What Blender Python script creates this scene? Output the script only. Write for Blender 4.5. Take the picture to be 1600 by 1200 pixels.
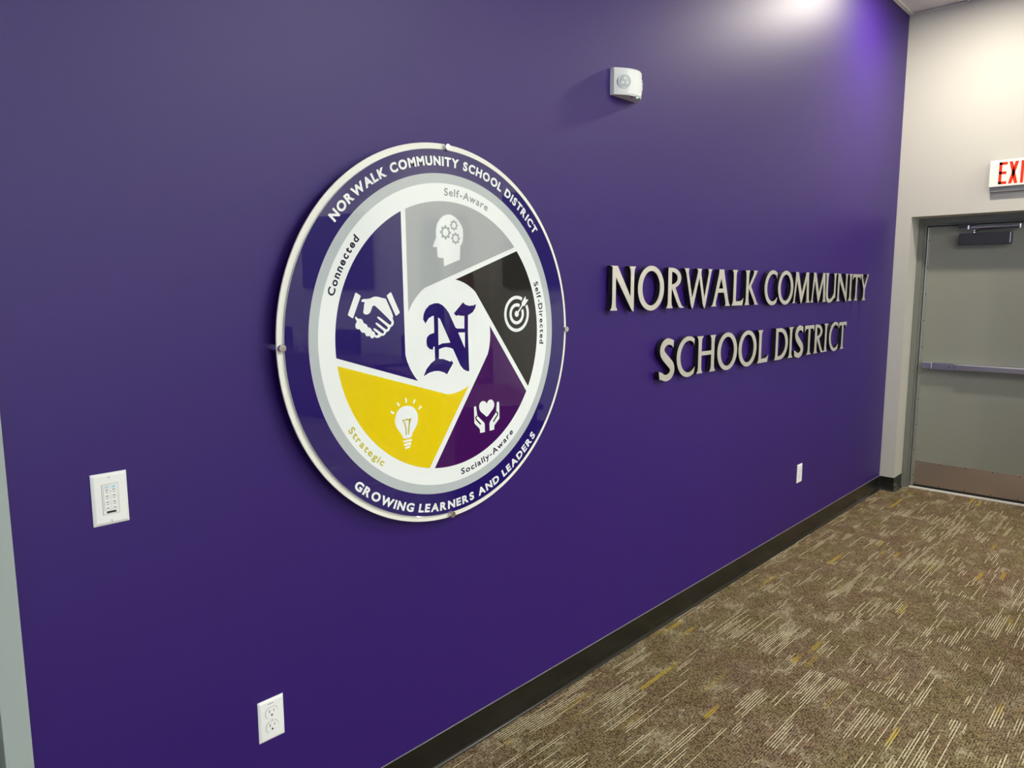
import bpy, bmesh, math, random
from mathutils import Vector, Matrix
from mathutils.geometry import tessellate_polygon

# ------------------------------------------------------------------ camera, world, exposure
S = bpy.context.scene
C = S.collection
for o in list(bpy.data.objects):
    bpy.data.objects.remove(o)
R_ = math.radians

cam_d = bpy.data.cameras.new('camera')
cam = bpy.data.objects.new('camera', cam_d)
C.objects.link(cam)
F_PX = 1130.53                       # focal length in pixels of a 1600 px wide frame
cam_d.sensor_width = 36.0
cam_d.sensor_fit = 'HORIZONTAL'
cam_d.lens = F_PX / 1600 * 36.0
cam_d.clip_start = 0.02
yaw, pitch, roll = R_(46.5946), R_(-7.5602), R_(-0.1545)
fw = Vector((math.sin(yaw) * math.cos(pitch), math.cos(yaw) * math.cos(pitch), math.sin(pitch)))
rt = Vector((math.cos(yaw), -math.sin(yaw), 0))
up = rt.cross(fw)
r2 = rt * math.cos(roll) + up * math.sin(roll)
u2 = -rt * math.sin(roll) + up * math.cos(roll)
M3 = Matrix((r2, u2, -fw)).transposed()
cam.matrix_world = Matrix.Translation((-0.9286, -1.6865, 1.5557)) @ M3.to_4x4()
S.camera = cam

S.view_settings.view_transform = 'Standard'
S.view_settings.look = 'None'
S.view_settings.gamma = 1.0
S.view_settings.use_curve_mapping = False
S.view_settings.exposure = 0.6

world = bpy.data.worlds.new('sky')
S.world = world
world.use_nodes = True
_bg = world.node_tree.nodes['Background']
_bg.inputs['Color'].default_value = (0.62, 0.76, 1.0, 1)
_bg.inputs['Strength'].default_value = 6.0

CAN_W = 23.5        # recessed downlight beside the corner
CAN2_W = 30.0       # the other downlights
FILL_PANEL = 18.5       # radiance of the added ceiling fill panels

# room dimensions (metres): accent wall on y = 0, door wall on x = L
L = 4.9934
H_ROOM = 3.4735
X_MIN, Y_MIN = -5.0, -10.6
BASE_H = 0.1075
rng = random.Random(7)

# ------------------------------------------------------------------ materials
MATS = {}

def new_mat(name):
    m = bpy.data.materials.new(name)
    m.use_nodes = True
    nt = m.node_tree
    return m, nt, nt.nodes['Principled BSDF']

def mat(name, col, rough=0.5, metal=0.0, spec=0.5, coat=0.0, coat_rough=0.03, bump=None, vary=None, aniso=0.0):
    """plain procedural material; bump = (scale, strength, distance), vary = (scale, amount)"""
    if name in MATS:
        return MATS[name]
    m, nt, b = new_mat(name)
    b.inputs['Base Color'].default_value = (*col, 1)
    b.inputs['Roughness'].default_value = rough
    b.inputs['Metallic'].default_value = metal
    b.inputs['Specular IOR Level'].default_value = spec
    b.inputs['Coat Weight'].default_value = coat
    b.inputs['Coat Roughness'].default_value = coat_rough
    if aniso:
        b.inputs['Anisotropic'].default_value = aniso
    tc = nt.nodes.new('ShaderNodeTexCoord')
    if vary:
        n = nt.nodes.new('ShaderNodeTexNoise')
        n.inputs['Scale'].default_value = vary[0]
        n.inputs['Detail'].default_value = 4
        nt.links.new(tc.outputs['Object'], n.inputs['Vector'])
        mx = nt.nodes.new('ShaderNodeMix')
        mx.data_type = 'RGBA'
        a = vary[1]
        mx.inputs['A'].default_value = (*[c * (1 - a) for c in col], 1)
        mx.inputs['B'].default_value = (*[min(1, c * (1 + a)) for c in col], 1)
        nt.links.new(n.outputs['Fac'], mx.inputs['Factor'])
        nt.links.new(mx.outputs['Result'], b.inputs['Base Color'])
    if bump:
        n = nt.nodes.new('ShaderNodeTexNoise')
        n.inputs['Scale'].default_value = bump[0]
        n.inputs['Detail'].default_value = 3
        nt.links.new(tc.outputs['Object'], n.inputs['Vector'])
        bp = nt.nodes.new('ShaderNodeBump')
        bp.inputs['Strength'].default_value = bump[1]
        bp.inputs['Distance'].default_value = bump[2]
        nt.links.new(n.outputs['Fac'], bp.inputs['Height'])
        nt.links.new(bp.outputs['Normal'], b.inputs['Normal'])
    MATS[name] = m
    return m

def brushed(name, col, rough, axis_scale, amount=0.12):
    m, nt, b = new_mat(name)
    b.inputs['Metallic'].default_value = 1.0
    b.inputs['Base Color'].default_value = (*col, 1)
    tc = nt.nodes.new('ShaderNodeTexCoord')
    mp = nt.nodes.new('ShaderNodeMapping')
    mp.inputs['Scale'].default_value = axis_scale
    n = nt.nodes.new('ShaderNodeTexNoise')
    n.inputs['Scale'].default_value = 1.0
    n.inputs['Detail'].default_value = 5
    nt.links.new(tc.outputs['Object'], mp.inputs['Vector'])
    nt.links.new(mp.outputs['Vector'], n.inputs['Vector'])
    mr = nt.nodes.new('ShaderNodeMapRange')
    mr.inputs['To Min'].default_value = rough - amount
    mr.inputs['To Max'].default_value = rough + amount
    nt.links.new(n.outputs['Fac'], mr.inputs['Value'])
    nt.links.new(mr.outputs['Result'], b.inputs['Roughness'])
    bp = nt.nodes.new('ShaderNodeBump')
    bp.inputs['Strength'].default_value = 0.06
    bp.inputs['Distance'].default_value = 0.001
    nt.links.new(n.outputs['Fac'], bp.inputs['Height'])
    nt.links.new(bp.outputs['Normal'], b.inputs['Normal'])
    MATS[name] = m
    return m

PURPLE = mat('purple_satin_paint', (0.026, 0.0030, 0.138), 0.485, spec=0.50, bump=(260, 0.07, 0.002))
BEIGE = mat('warm_beige_paint', (0.53, 0.512, 0.445), 0.55, bump=(220, 0.06, 0.001))
FARWALL = mat('grey_beige_paint', (0.70, 0.69, 0.66), 0.6, bump=(220, 0.06, 0.001))
RUBBER = mat('black_vinyl_base', (0.010, 0.010, 0.008), 0.24, spec=0.5)
RUBBER_TOE = mat('black_vinyl_toe', (0.012, 0.011, 0.009), 0.2, spec=0.6)
DOORGREY = mat('grey_door_enamel', (0.255, 0.255, 0.205), 0.42, bump=(300, 0.04, 0.001))
FRAMEGREY = mat('grey_frame_enamel', (0.17, 0.175, 0.15), 0.32)
FRAMEPALE = mat('pale_green_grey_enamel', (0.36, 0.42, 0.40), 0.4)
STEEL = brushed('brushed_stainless', (0.62, 0.54, 0.46), 0.34, (6, 400, 6))
BARSTEEL = brushed('satin_bar_steel', (0.50, 0.48, 0.52), 0.34, (300, 8, 300))
CHROME = mat('polished_chrome', (0.90, 0.90, 0.90), 0.22, metal=1.0)
LETTERFACE = brushed('brushed_aluminium_face', (0.93, 0.92, 0.85), 0.50, (500, 20, 6))
LETTERSIDE = mat('dark_letter_return', (0.012, 0.011, 0.010), 0.22)
WHITEPLASTIC = mat('white_plastic', (0.88, 0.90, 0.87), 0.3)
GREYMARK = mat('grey_print', (0.16, 0.17, 0.17), 0.5)
BLACKP = mat('black_plastic', (0.012, 0.012, 0.013), 0.3)
SLOT = mat('dark_slot', (0.01, 0.01, 0.01), 0.7)
HINGE = mat('anodised_hinge', (0.34, 0.35, 0.31), 0.35, metal=0.6)
ALU = mat('mill_aluminium', (0.75, 0.74, 0.70), 0.4, metal=0.7)
GRID = mat('white_grid_enamel', (0.86, 0.85, 0.80), 0.45)
CLOSER = mat('dark_bronze_paint', (0.050, 0.047, 0.052), 0.42)
# sign artwork: prints seen through glossy acrylic
def art(name, col):
    m = mat(name, col, 0.35, spec=0.2, coat=1.0, coat_rough=0.0)
    m.node_tree.nodes['Principled BSDF'].inputs['Coat IOR'].default_value = 1.62
    return m
A_PURPLE = art('print_indigo', (0.012, 0.003, 0.125))
A_GREY = art('print_silver', (0.50, 0.55, 0.56))
A_WEDGEGREY = art('print_mid_grey', (0.40, 0.43, 0.43))
A_WHITE = art('print_white', (0.88, 0.93, 0.91))
A_BLACK = art('print_black', (0.010, 0.010, 0.009))
A_MAGENTA = art('print_plum', (0.050, 0.001, 0.095))
A_YELLOW = art('print_yellow', (0.83, 0.63, 0.001))
A_YTEXT = art('print_olive_yellow', (0.55, 0.50, 0.03))
A_GTEXT = art('print_grey_text', (0.30, 0.33, 0.32))
A_DARKTEXT = art('print_navy_text', (0.008, 0.005, 0.04))
RIMWHITE = mat('ivory_backing_panel', (0.90, 0.89, 0.80), 0.3)
ACRYLIC = mat('acrylic_edge', (0.45, 0.48, 0.47), 0.08, coat=1.0)

def emit(name, col, strength):
    m = bpy.data.materials.new(name)
    m.use_nodes = True
    nt = m.node_tree
    nt.nodes.clear()
    e = nt.nodes.new('ShaderNodeEmission')
    e.inputs['Color'].default_value = (*col, 1)
    e.inputs['Strength'].default_value = strength
    o = nt.nodes.new('ShaderNodeOutputMaterial')
    nt.links.new(e.outputs[0], o.inputs[0])
    return m
FILL_EMIT = emit('fill_emitter', (0.98, 1.0, 0.95), FILL_PANEL)
CANLENS = emit('lit_can_lens', (1.0, 0.93, 0.82), 12.0)
LED = emit('green_led', (0.35, 1.0, 0.55), 1.5)

# carpet: rows of yarn running along x, broken into dashes, with ochre flecks
def carpet_mat():
    m, nt, b = new_mat('woven_carpet')
    N, Lk = nt.nodes, nt.links
    def math_(op, a, c=None, clamp=False):
        n = N.new('ShaderNodeMath'); n.operation = op; n.use_clamp = clamp
        for i, v in enumerate((a, c)):
            if v is None: continue
            if isinstance(v, (int, float)): n.inputs[i].default_value = v
            else: Lk.new(v, n.inputs[i])
        return n.outputs[0]
    def noise(vec, scale, detail=2.0, rough=0.5):
        n = N.new('ShaderNodeTexNoise')
        n.inputs['Scale'].default_value = scale
        n.inputs['Detail'].default_value = detail
        n.inputs['Roughness'].default_value = rough
        Lk.new(vec, n.inputs['Vector'])
        return n.outputs['Fac']
    def comb(x, y, z):
        n = N.new('ShaderNodeCombineXYZ')
        for i, v in enumerate((x, y, z)):
            if isinstance(v, (int, float)): n.inputs[i].default_value = v
            else: Lk.new(v, n.inputs[i])
        return n.outputs[0]
    def ramp(fac, lo, hi):
        n = N.new('ShaderNodeMapRange'); n.interpolation_type = 'SMOOTHSTEP'
        n.inputs['From Min'].default_value = lo; n.inputs['From Max'].default_value = hi
        Lk.new(fac, n.inputs['Value'])
        return n.outputs['Result']
    def mix(f, a, c):
        n = N.new('ShaderNodeMix'); n.data_type = 'RGBA'
        Lk.new(f, n.inputs['Factor'])
        for s, v in (('A', a), ('B', c)):
            if isinstance(v, tuple): n.inputs[s].default_value = (*v, 1)
            else: Lk.new(v, n.inputs[s])
        return n.outputs['Result']
    geo = N.new('ShaderNodeNewGeometry')
    sep = N.new('ShaderNodeSeparateXYZ'); Lk.new(geo.outputs['Position'], sep.inputs[0])
    inf = N.new('ShaderNodeObjectInfo')
    off = math_('MULTIPLY', inf.outputs['Random'], 37.0)
    X, Y = sep.outputs['X'], sep.outputs['Y']
    PITCH = 0.0046
    yr = math_('DIVIDE', Y, PITCH)
    row = math_('FLOOR', yr)
    fr = math_('FRACT', yr)
    line = math_('MULTIPLY', ramp(fr, 0.06, 0.26), math_('SUBTRACT', 1.0, ramp(fr, 0.70, 0.92)))
    even = math_('SUBTRACT', 1.0, math_('MODULO', math_('ABSOLUTE', row), 2.0))
    def white(vec):
        n = N.new('ShaderNodeTexWhiteNoise'); n.noise_dimensions = '3D'
        Lk.new(vec, n.inputs['Vector'])
        return n.outputs['Value']
    # single yarn loops along each row
    loop = white(comb(math_('FLOOR', math_('DIVIDE', X, 0.0042)), row, 3.0))
    spk = ramp(loop, 0.05, 0.95)
    # long thin dashes on every second row, gathered in groups
    grp = noise(comb(math_('MULTIPLY', X, 3.6), math_('MULTIPLY', Y, 10.0), off), 1.0, 1.0)
    big = noise(comb(math_('MULTIPLY', X, 1.3), math_('MULTIPLY', Y, 1.7), math_('ADD', off, 4.0)), 1.0, 1.0)
    dash = noise(comb(math_('MULTIPLY', X, 4.2), math_('MULTIPLY', row, 5.17), off), 1.0, 0.0)
    on = ramp(math_('ADD', math_('ADD', math_('MULTIPLY', grp, 1.0), math_('MULTIPLY', dash, 0.8)), math_('MULTIPLY', big, 0.4)), 1.22, 1.28)
    on = math_('MULTIPLY', on, even)
    # woven blocks where every row turns pale, frayed by short dashes
    blk = noise(comb(math_('MULTIPLY', X, 7.5), math_('MULTIPLY', Y, 10.0), math_('ADD', off, 11.0)), 1.0, 3.0, 0.65)
    fray = noise(comb(math_('MULTIPLY', X, 45.0), math_('MULTIPLY', row, 3.91), off), 1.0, 1.0)
    on2 = math_('MULTIPLY', ramp(math_('ADD', math_('MULTIPLY', blk, 1.2), math_('MULTIPLY', fray, 0.55)), 0.97, 1.12), 0.50)
    faint = math_('MULTIPLY', math_('MULTIPLY', ramp(blk, 0.36, 0.62), even), 0.22)
    cream = math_('MULTIPLY', line, math_('MAXIMUM', math_('MAXIMUM', on, on2), faint))
    tone = noise(comb(math_('MULTIPLY', X, 3.0), math_('MULTIPLY', Y, 3.0), math_('ADD', off, 5.0)), 1.0, 2.0)
    base1 = mix(spk, (0.050, 0.031, 0.019), (0.255, 0.170, 0.098))
    base2 = mix(spk, (0.052, 0.040, 0.018), (0.250, 0.186, 0.088))
    base = mix(ramp(tone, 0.35, 0.65), base1, base2)
    creamcol = mix(spk, (0.50, 0.45, 0.29), (0.72, 0.66, 0.46))
    col = mix(cream, base, creamcol)
    gold = noise(comb(math_('MULTIPLY', X, 1.9), math_('MULTIPLY', math_('FLOOR', math_('DIVIDE', Y, PITCH * 4)), 6.71), math_('ADD', off, 23.0)), 1.0, 1.0)
    goldm = math_('MULTIPLY', ramp(gold, 0.68, 0.76), math_('ADD', 0.18, math_('MULTIPLY', math_('MULTIPLY', line, even), 0.75)))
    col = mix(goldm, col, (0.60, 0.43, 0.03))
    speck = loop
    Lk.new(col, b.inputs['Base Color'])
    b.inputs['Roughness'].default_value = 0.95
    b.inputs['Specular IOR Level'].default_value = 0.1
    h = math_('ADD', math_('MULTIPLY', line, 0.6), math_('MULTIPLY', speck, 0.7))
    bp = N.new('ShaderNodeBump'); bp.inputs['Strength'].default_value = 0.35; bp.inputs['Distance'].default_value = 0.002
    Lk.new(h, bp.inputs['Height']); Lk.new(bp.outputs['Normal'], b.inputs['Normal'])
    return m
CARPET = carpet_mat()
CARPETBACK = mat('carpet_backing', (0.03, 0.025, 0.02), 0.9)

def tile_mat():
    m, nt, b = new_mat('acoustic_tile')
    tc = nt.nodes.new('ShaderNodeTexCoord')
    n = nt.nodes.new('ShaderNodeTexNoise'); n.inputs['Scale'].default_value = 190; n.inputs['Detail'].default_value = 4
    nt.links.new(tc.outputs['Object'], n.inputs['Vector'])
    cr = nt.nodes.new('ShaderNodeValToRGB')
    cr.color_ramp.elements[0].position = 0.30; cr.color_ramp.elements[0].color = (0.60, 0.59, 0.55, 1)
    cr.color_ramp.elements[1].position = 0.56; cr.color_ramp.elements[1].color = (0.90, 0.89, 0.84, 1)
    nt.links.new(n.outputs['Fac'], cr.inputs['Fac']); nt.links.new(cr.outputs['Color'], b.inputs['Base Color'])
    b.inputs['Roughness'].default_value = 0.95
    return m
TILE = tile_mat()

def glass_mat():
    m = bpy.data.materials.new('window_glass'); m.use_nodes = True
    nt = m.node_tree; nt.nodes.clear()
    t = nt.nodes.new('ShaderNodeBsdfTransparent'); g = nt.nodes.new('ShaderNodeBsdfGlossy')
    g.inputs['Roughness'].default_value = 0.0
    f = nt.nodes.new('ShaderNodeFresnel'); f.inputs['IOR'].default_value = 1.45
    mx = nt.nodes.new('ShaderNodeMixShader'); o = nt.nodes.new('ShaderNodeOutputMaterial')
    nt.links.new(f.outputs[0], mx.inputs[0]); nt.links.new(t.outputs[0], mx.inputs[1]); nt.links.new(g.outputs[0], mx.inputs[2])
    nt.links.new(mx.outputs[0], o.inputs[0])
    return m
GLASS = glass_mat()
WOOD = mat('walnut_laminate', (0.10, 0.045, 0.030), 0.3, vary=(6, 0.35))
CHAIRMAT = mat('navy_upholstery', (0.012, 0.012, 0.030), 0.6)
SCREEN = mat('black_screen_glass', (0.004, 0.004, 0.006), 0.06)
REDP = mat('red_plastic', (0.35, 0.03, 0.02), 0.35)
FLAGRED = mat('flag_cloth', (0.16, 0.02, 0.05), 0.8)
FLAGBLUE = mat('flag_cloth_blue', (0.02, 0.03, 0.15), 0.8)
GOLD = mat('gilt_metal', (0.75, 0.55, 0.2), 0.25, metal=1.0)
BEAD = mat('grey_bead', (0.26, 0.25, 0.25), 0.5)
SILL = mat('bright_threshold', (0.85, 0.83, 0.76), 0.35, metal=0.2)

# ------------------------------------------------------------------ helpers
def link(name, me, material=None, parent=None, loc=None):
    o = bpy.data.objects.new(name, me)
    C.objects.link(o)
    if material is not None and me is not None:
        me.materials.clear()
        me.materials.append(material)
    if parent is not None:
        o.parent = parent
    if loc is not None:
        o.location = loc
    return o

def empty(name, loc=(0, 0, 0), label=None, cat=None, group=None, kind=None, rz=0.0):
    o = bpy.data.objects.new(name, None)
    C.objects.link(o)
    o.empty_display_size = 0.05
    o.location = loc
    o.rotation_euler = (0, 0, rz)
    return tag(o, label, cat, group, kind)

def tag(o, label=None, cat=None, group=None, kind=None):
    for k, v in (('label', label), ('category', cat), ('group', group), ('kind', kind)):
        if v: o[k] = v
    return o

def finish(bm, name, bevel=0.0, segs=2, smooth=False):
    if bevel > 0:
        bmesh.ops.bevel(bm, geom=list(bm.edges), offset=bevel, segments=segs, affect='EDGES', profile=0.5)
    bmesh.ops.recalc_face_normals(bm, faces=bm.faces)
    me = bpy.data.meshes.new(name)
    bm.to_mesh(me); bm.free()
    if smooth:
        for p in me.polygons: p.use_smooth = True
    return me

def add_box(bm, x0, x1, y0, y1, z0, z1):
    r = bmesh.ops.create_cube(bm, size=1.0)
    for v in r['verts']:
        v.co = Vector((x0 + (v.co.x + .5) * (x1 - x0), y0 + (v.co.y + .5) * (y1 - y0), z0 + (v.co.z + .5) * (z1 - z0)))
    return r['verts']

def box(name, x0, x1, y0, y1, z0, z1, m, parent=None, bevel=0.0, segs=2):
    bm = bmesh.new(); add_box(bm, x0, x1, y0, y1, z0, z1)
    return link(name, finish(bm, name, bevel, segs), m, parent)

def boxes(name, lst, m, parent=None, bevel=0.0):
    bm = bmesh.new()
    for b in lst: add_box(bm, *b)
    return link(name, finish(bm, name, bevel), m, parent)

def lathe_mesh(name, prof, axis='-y', n=32):
    """revolve (radius, height) profile; height runs along axis"""
    bm = bmesh.new(); rings = []
    def P(r, h, a):
        c, s = math.cos(a) * r, math.sin(a) * r
        return {'-y': (c, -h, s), 'z': (c, s, h), '-z': (c, s, -h), '-x': (-h, c, s), 'x': (h, c, s)}[axis]
    for r, h in prof:
        if r < 1e-6: rings.append([bm.verts.new(P(0, h, 0))])
        else: rings.append([bm.verts.new(P(r, h, 2 * math.pi * i / n)) for i in range(n)])
    for a, b in zip(rings, rings[1:]):
        for i in range(n):
            j = (i + 1) % n
            if len(a) == 1 and len(b) == 1: continue
            if len(a) == 1: bm.faces.new((a[0], b[i], b[j]))
            elif len(b) == 1: bm.faces.new((a[i], a[j], b[0]))
            else: bm.faces.new((a[i], a[j], b[j], b[i]))
    me = finish(bm, name)
    for p in me.polygons: p.use_smooth = len(p.vertices) == 4
    me.set_sharp_from_angle(angle=R_(40))
    return me

def lathe(name, prof, m, parent=None, loc=None, axis='-y', n=32):
    return link(name, lathe_mesh(name, prof, axis, n), m, parent, loc)

def area2(loop):
    return sum(a[0] * b[1] - b[0] * a[1] for a, b in zip(loop, loop[1:] + loop[:1]))

def add_plate(bm, loops, y0, y1, ox=0.0, oz=0.0, s=1.0):
    """flat plate in the x-z plane: loops[0] outline, others holes; from y0 (back) to y1 (front, smaller y)"""
    L2 = []
    for k, lp in enumerate(loops):
        lp = [(ox + a * s, oz + b * s) for a, b in lp]
        if (area2(lp) > 0) == (k > 0): lp.reverse()
        L2.append(lp)
    flat = [p for lp in L2 for p in lp]
    tris = tessellate_polygon([[Vector((a, b, 0)) for a, b in lp] for lp in L2])
    f = [bm.verts.new((a, y1, b)) for a, b in flat]
    k = [bm.verts.new((a, y0, b)) for a, b in flat]
    for t in tris:
        try:
            bm.faces.new([f[i] for i in t]); bm.faces.new([k[i] for i in reversed(t)])
        except ValueError:
            pass
    base = 0
    for lp in L2:
        n = len(lp)
        for i in range(n):
            a, b = base + i, base + (i + 1) % n
            try: bm.faces.new((f[a], f[b], k[b], k[a]))
            except ValueError: pass
        base += n

def plate(name, shapes, y0, y1, m, parent=None, ox=0, oz=0, s=1.0, step=0.0):
    """shapes: list of loop lists"""
    bm = bmesh.new()
    for k, loops in enumerate(shapes): add_plate(bm, loops, y0 + k * step, y1 - k * step, ox, oz, s)
    return link(name, finish(bm, name), m, parent)

def circ(cx, cz, r, n=64, rz=None, a0=0.0, a1=360.0, end=False):
    rz = r if rz is None else rz
    m = n + 1 if end else n
    return [(cx + r * math.cos(R_(a0 + (a1 - a0) * i / n)), cz + rz * math.sin(R_(a0 + (a1 - a0) * i / n))) for i in range(m)]

def arcband(cx, cz, r0, r1, a0, a1, n=48):
    return circ(cx, cz, r1, n, a0=a0, a1=a1, end=True) + circ(cx, cz, r0, n, a0=a1, a1=a0, end=True)

def stroke(pts, w):
    """outline of a polyline of constant width (or list of widths)"""
    n = len(pts); ws = w if isinstance(w, (list, tuple)) else [w] * n
    Lf, Rt = [], []
    for i, p in enumerate(pts):
        a, b = pts[max(i - 1, 0)], pts[min(i + 1, n - 1)]
        dx, dz = b[0] - a[0], b[1] - a[1]
        l = math.hypot(dx, dz) or 1
        nx, nz = -dz / l * ws[i] / 2, dx / l * ws[i] / 2
        Lf.append((p[0] + nx, p[1] + nz)); Rt.append((p[0] - nx, p[1] - nz))
    return Lf + Rt[::-1]

def smooth_closed(pts, it=1):
    for _ in range(it):
        q = []
        for a, b in zip(pts, pts[1:] + pts[:1]):
            q += [(.75 * a[0] + .25 * b[0], .75 * a[1] + .25 * b[1]), (.25 * a[0] + .75 * b[0], .25 * a[1] + .75 * b[1])]
        pts = q
    return pts

def tube_mesh(name, pts, r, n=10):
    bm = bmesh.new(); rings = []
    for i, p in enumerate(pts):
        a, b = Vector(pts[max(i - 1, 0)]), Vector(pts[min(i + 1, len(pts) - 1)])
        t = (b - a).normalized()
        u = t.cross(Vector((0, 0, 1)) if abs(t.z) < .9 else Vector((1, 0, 0))).normalized(); v = t.cross(u)
        rings.append([bm.verts.new(Vector(p) + (u * math.cos(2 * math.pi * k / n) + v * math.sin(2 * math.pi * k / n)) * r) for k in range(n)])
    for a, b in zip(rings, rings[1:]):
        for k in range(n): bm.faces.new((a[k], a[(k + 1) % n], b[(k + 1) % n], b[k]))
    bm.faces.new(rings[0]); bm.faces.new(rings[-1])
    return finish(bm, name, smooth=False)

def copy_tree(o, parent=None):
    c = o.copy(); C.objects.link(c); c.parent = parent
    for ch in list(o.children): copy_tree(ch, c)
    return c

# glyph outlines of the built-in sans typeface, made bolder, as flat triangles
_glyphs = {}
def glyph(ch, bold=0.028):
    key = (ch, bold)
    if key in _glyphs: return _glyphs[key]
    cu = bpy.data.curves.new('glyph', 'FONT'); cu.body = ch; cu.size = 1.0; cu.offset = bold; cu.resolution_u = 4
    o = bpy.data.objects.new('glyph', cu); C.objects.link(o)
    dg = bpy.context.evaluated_depsgraph_get(); dg.update()
    ev = o.evaluated_get(dg); me = ev.to_mesh()
    vs = [(v.co.x, v.co.y) for v in me.vertices]; fs = [tuple(p.vertices) for p in me.polygons]
    ev.to_mesh_clear(); bpy.data.objects.remove(o); bpy.data.curves.remove(cu)
    _glyphs[key] = (vs, fs)
    return vs, fs

CAP = None
def cap_height(bold):
    vs, _ = glyph('H', bold)
    return max(v[1] for v in vs), min(v[1] for v in vs)

# ------------------------------------------------------------------ the room
def struct(o): o['kind'] = 'structure'; return o
T = 0.15                                           # wall thickness
# accent wall (left of it a metal door frame, beyond that the wall goes on)
DX0, DX1, DH = -1.66, -0.6057, 2.14                # opening of the door left of the accent wall
struct(boxes('wall_back', [(DX1, L + .3, 0, T, 0, H_ROOM + .0595), (X_MIN, DX0, 0, T, 0, H_ROOM + .0595), (DX0, DX1, 0, T, DH, H_ROOM + .0595)], PURPLE))
# door wall with a deep recess around the exit door
RY0, RY1, RZ, RD = -0.102, -1.135, 2.0603, 0.300
struct(boxes('wall_right', [(L, L + RD, RY0, 0.0, 0, H_ROOM + .0595), (L, L + RD, RY1, RY0, RZ, H_ROOM + .0595), (L, L + RD, Y_MIN, RY1, 0, H_ROOM + .0595)], BEIGE))
fwins = [(-1.9, -.3), (.4, 2.0)]
WZ0, WZ1 = 0.95, 2.55
xs_ = [X_MIN] + [v for w in fwins for v in w] + [L + RD]
struct(boxes('wall_front', [(X_MIN, L + RD, Y_MIN - T, Y_MIN, 0, WZ0), (X_MIN, L + RD, Y_MIN - T, Y_MIN, WZ1, H_ROOM + .0595)] + [(a, b, Y_MIN - T, Y_MIN, WZ0, WZ1) for a, b in zip(xs_[0::2], xs_[1::2])], FARWALL))
for i, (a, b) in enumerate(fwins):
    w = struct(empty(f'window_{i + 4}', ((a + b) / 2, Y_MIN, WZ0)))
    h, dz = (b - a) / 2, WZ1 - WZ0
    boxes('frame', [(-h, -h + .05, -.10, -.04, 0, dz), (h - .05, h, -.10, -.04, 0, dz), (-h, h, -.10, -.04, 0, .05), (-h, h, -.10, -.04, dz - .05, dz), (-.025, .025, -.10, -.04, 0, dz)], ALU, w)
    box('pane', -h + .05, -.025, -.072, -.068, .05, dz - .05, GLASS, w)
    box('pane', .025, h - .05, -.072, -.068, .05, dz - .05, GLASS, w)
# window wall opposite the door wall
wins = [(-3.6, -2.2), (-5.9, -4.5), (-8.2, -6.8)]
seg = [(X_MIN - T, X_MIN, Y_MIN, T, 0, WZ0), (X_MIN - T, X_MIN, Y_MIN, T, WZ1, H_ROOM + .0595)]
ys = [T] + [v for w in wins for v in (w[1], w[0])] + [Y_MIN]
for a, b in zip(ys[0::2], ys[1::2]): seg.append((X_MIN - T, X_MIN, b, a, WZ0, WZ1))
struct(boxes('wall_left', seg, FARWALL))
for i, (a, b) in enumerate(wins):
    w = struct(empty(f'window_{i + 1}', (X_MIN, (a + b) / 2, WZ0)))
    h, dz = (b - a) / 2, WZ1 - WZ0
    boxes('frame', [(-.10, -.04, -h, -h + .05, 0, dz), (-.10, -.04, h - .05, h, 0, dz), (-.10, -.04, -h, h, 0, .05), (-.10, -.04, -h, h, dz - .05, dz), (-.10, -.04, -.025, .025, 0, dz)], ALU, w)
    box('pane', -.072, -.068, -h + .05, -.025, .05, dz - .05, GLASS, w)
    box('pane', -.072, -.068, .025, h - .05, .05, dz - .05, GLASS, w)

# floor: concrete slab with loose-laid carpet tiles
fl = struct(box('floor', X_MIN, L + RD, Y_MIN, T, -0.12, -0.006, CARPETBACK))
TS = 0.6096
bm = bmesh.new(); add_box(bm, .0004, TS - .0004, .0004, TS - .0004, -.006, 0)
tile_me = finish(bm, 'carpet_tile', 0.0012, 1)
tile_me.materials.append(CARPET)
nx0 = 0
x = L - TS * math.ceil((L - X_MIN) / TS)
while x < L + RD:
    y = 0.0
    while y > Y_MIN:
        y -= TS
        # keep tiles out of the walls: only full tiles inside, cut ones at the edges
        x0, x1, y0, y1 = max(x, X_MIN), min(x + TS, L), max(y, Y_MIN), y + TS
        if x1 - x0 < .02 or y1 - y0 < .02: continue
        if x1 - x0 > TS - .001 and y1 - y0 > TS - .001:
            t = link('carpet_tile', tile_me, None, fl, (x, y, 0))
        else:
            t = box('carpet_tile', x0 + .0004, x1 - .0004, y0 + .0004, y1 - .0004, -.006, 0, CARPET, fl)
    x += TS
# carpet runs into the door recess up to the threshold
box('carpet_tile', L, 5.215, RY1 + .002, RY0 - .002, -.006, 0, CARPET, fl)

# suspended ceiling
ce = struct(box('ceiling', X_MIN, L + RD, Y_MIN, T, H_ROOM + .06, H_ROOM + .16, GRID))
Y_T0 = -0.375                                     # first tee, parallel to the accent wall
tx = [L - .40 - TS * k for k in range(-1, 18)]
ty = [Y_T0 - TS * k for k in range(-1, 18)]
bm = bmesh.new(); add_box(bm, .006, TS - .006, .006, TS - .006, 0.010, .026)
ct_me = finish(bm, 'ceiling_tile', 0.003, 1); ct_me.materials.append(TILE)
for x1 in tx:
    for y1 in ty:
        a, b, c_, d = max(x1 - TS, X_MIN), min(x1, L), max(y1 - TS, Y_MIN), min(y1, 0)
        if b - a < .03 or d - c_ < .03: continue
        if b - a > TS - .001 and d - c_ > TS - .001: link('ceiling_tile', ct_me, None, ce, (a, c_, H_ROOM))
        else: box('ceiling_tile', a + .006, b - .006, c_ + .006, d - .006, H_ROOM + .010, H_ROOM + .026, TILE, ce)
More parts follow.
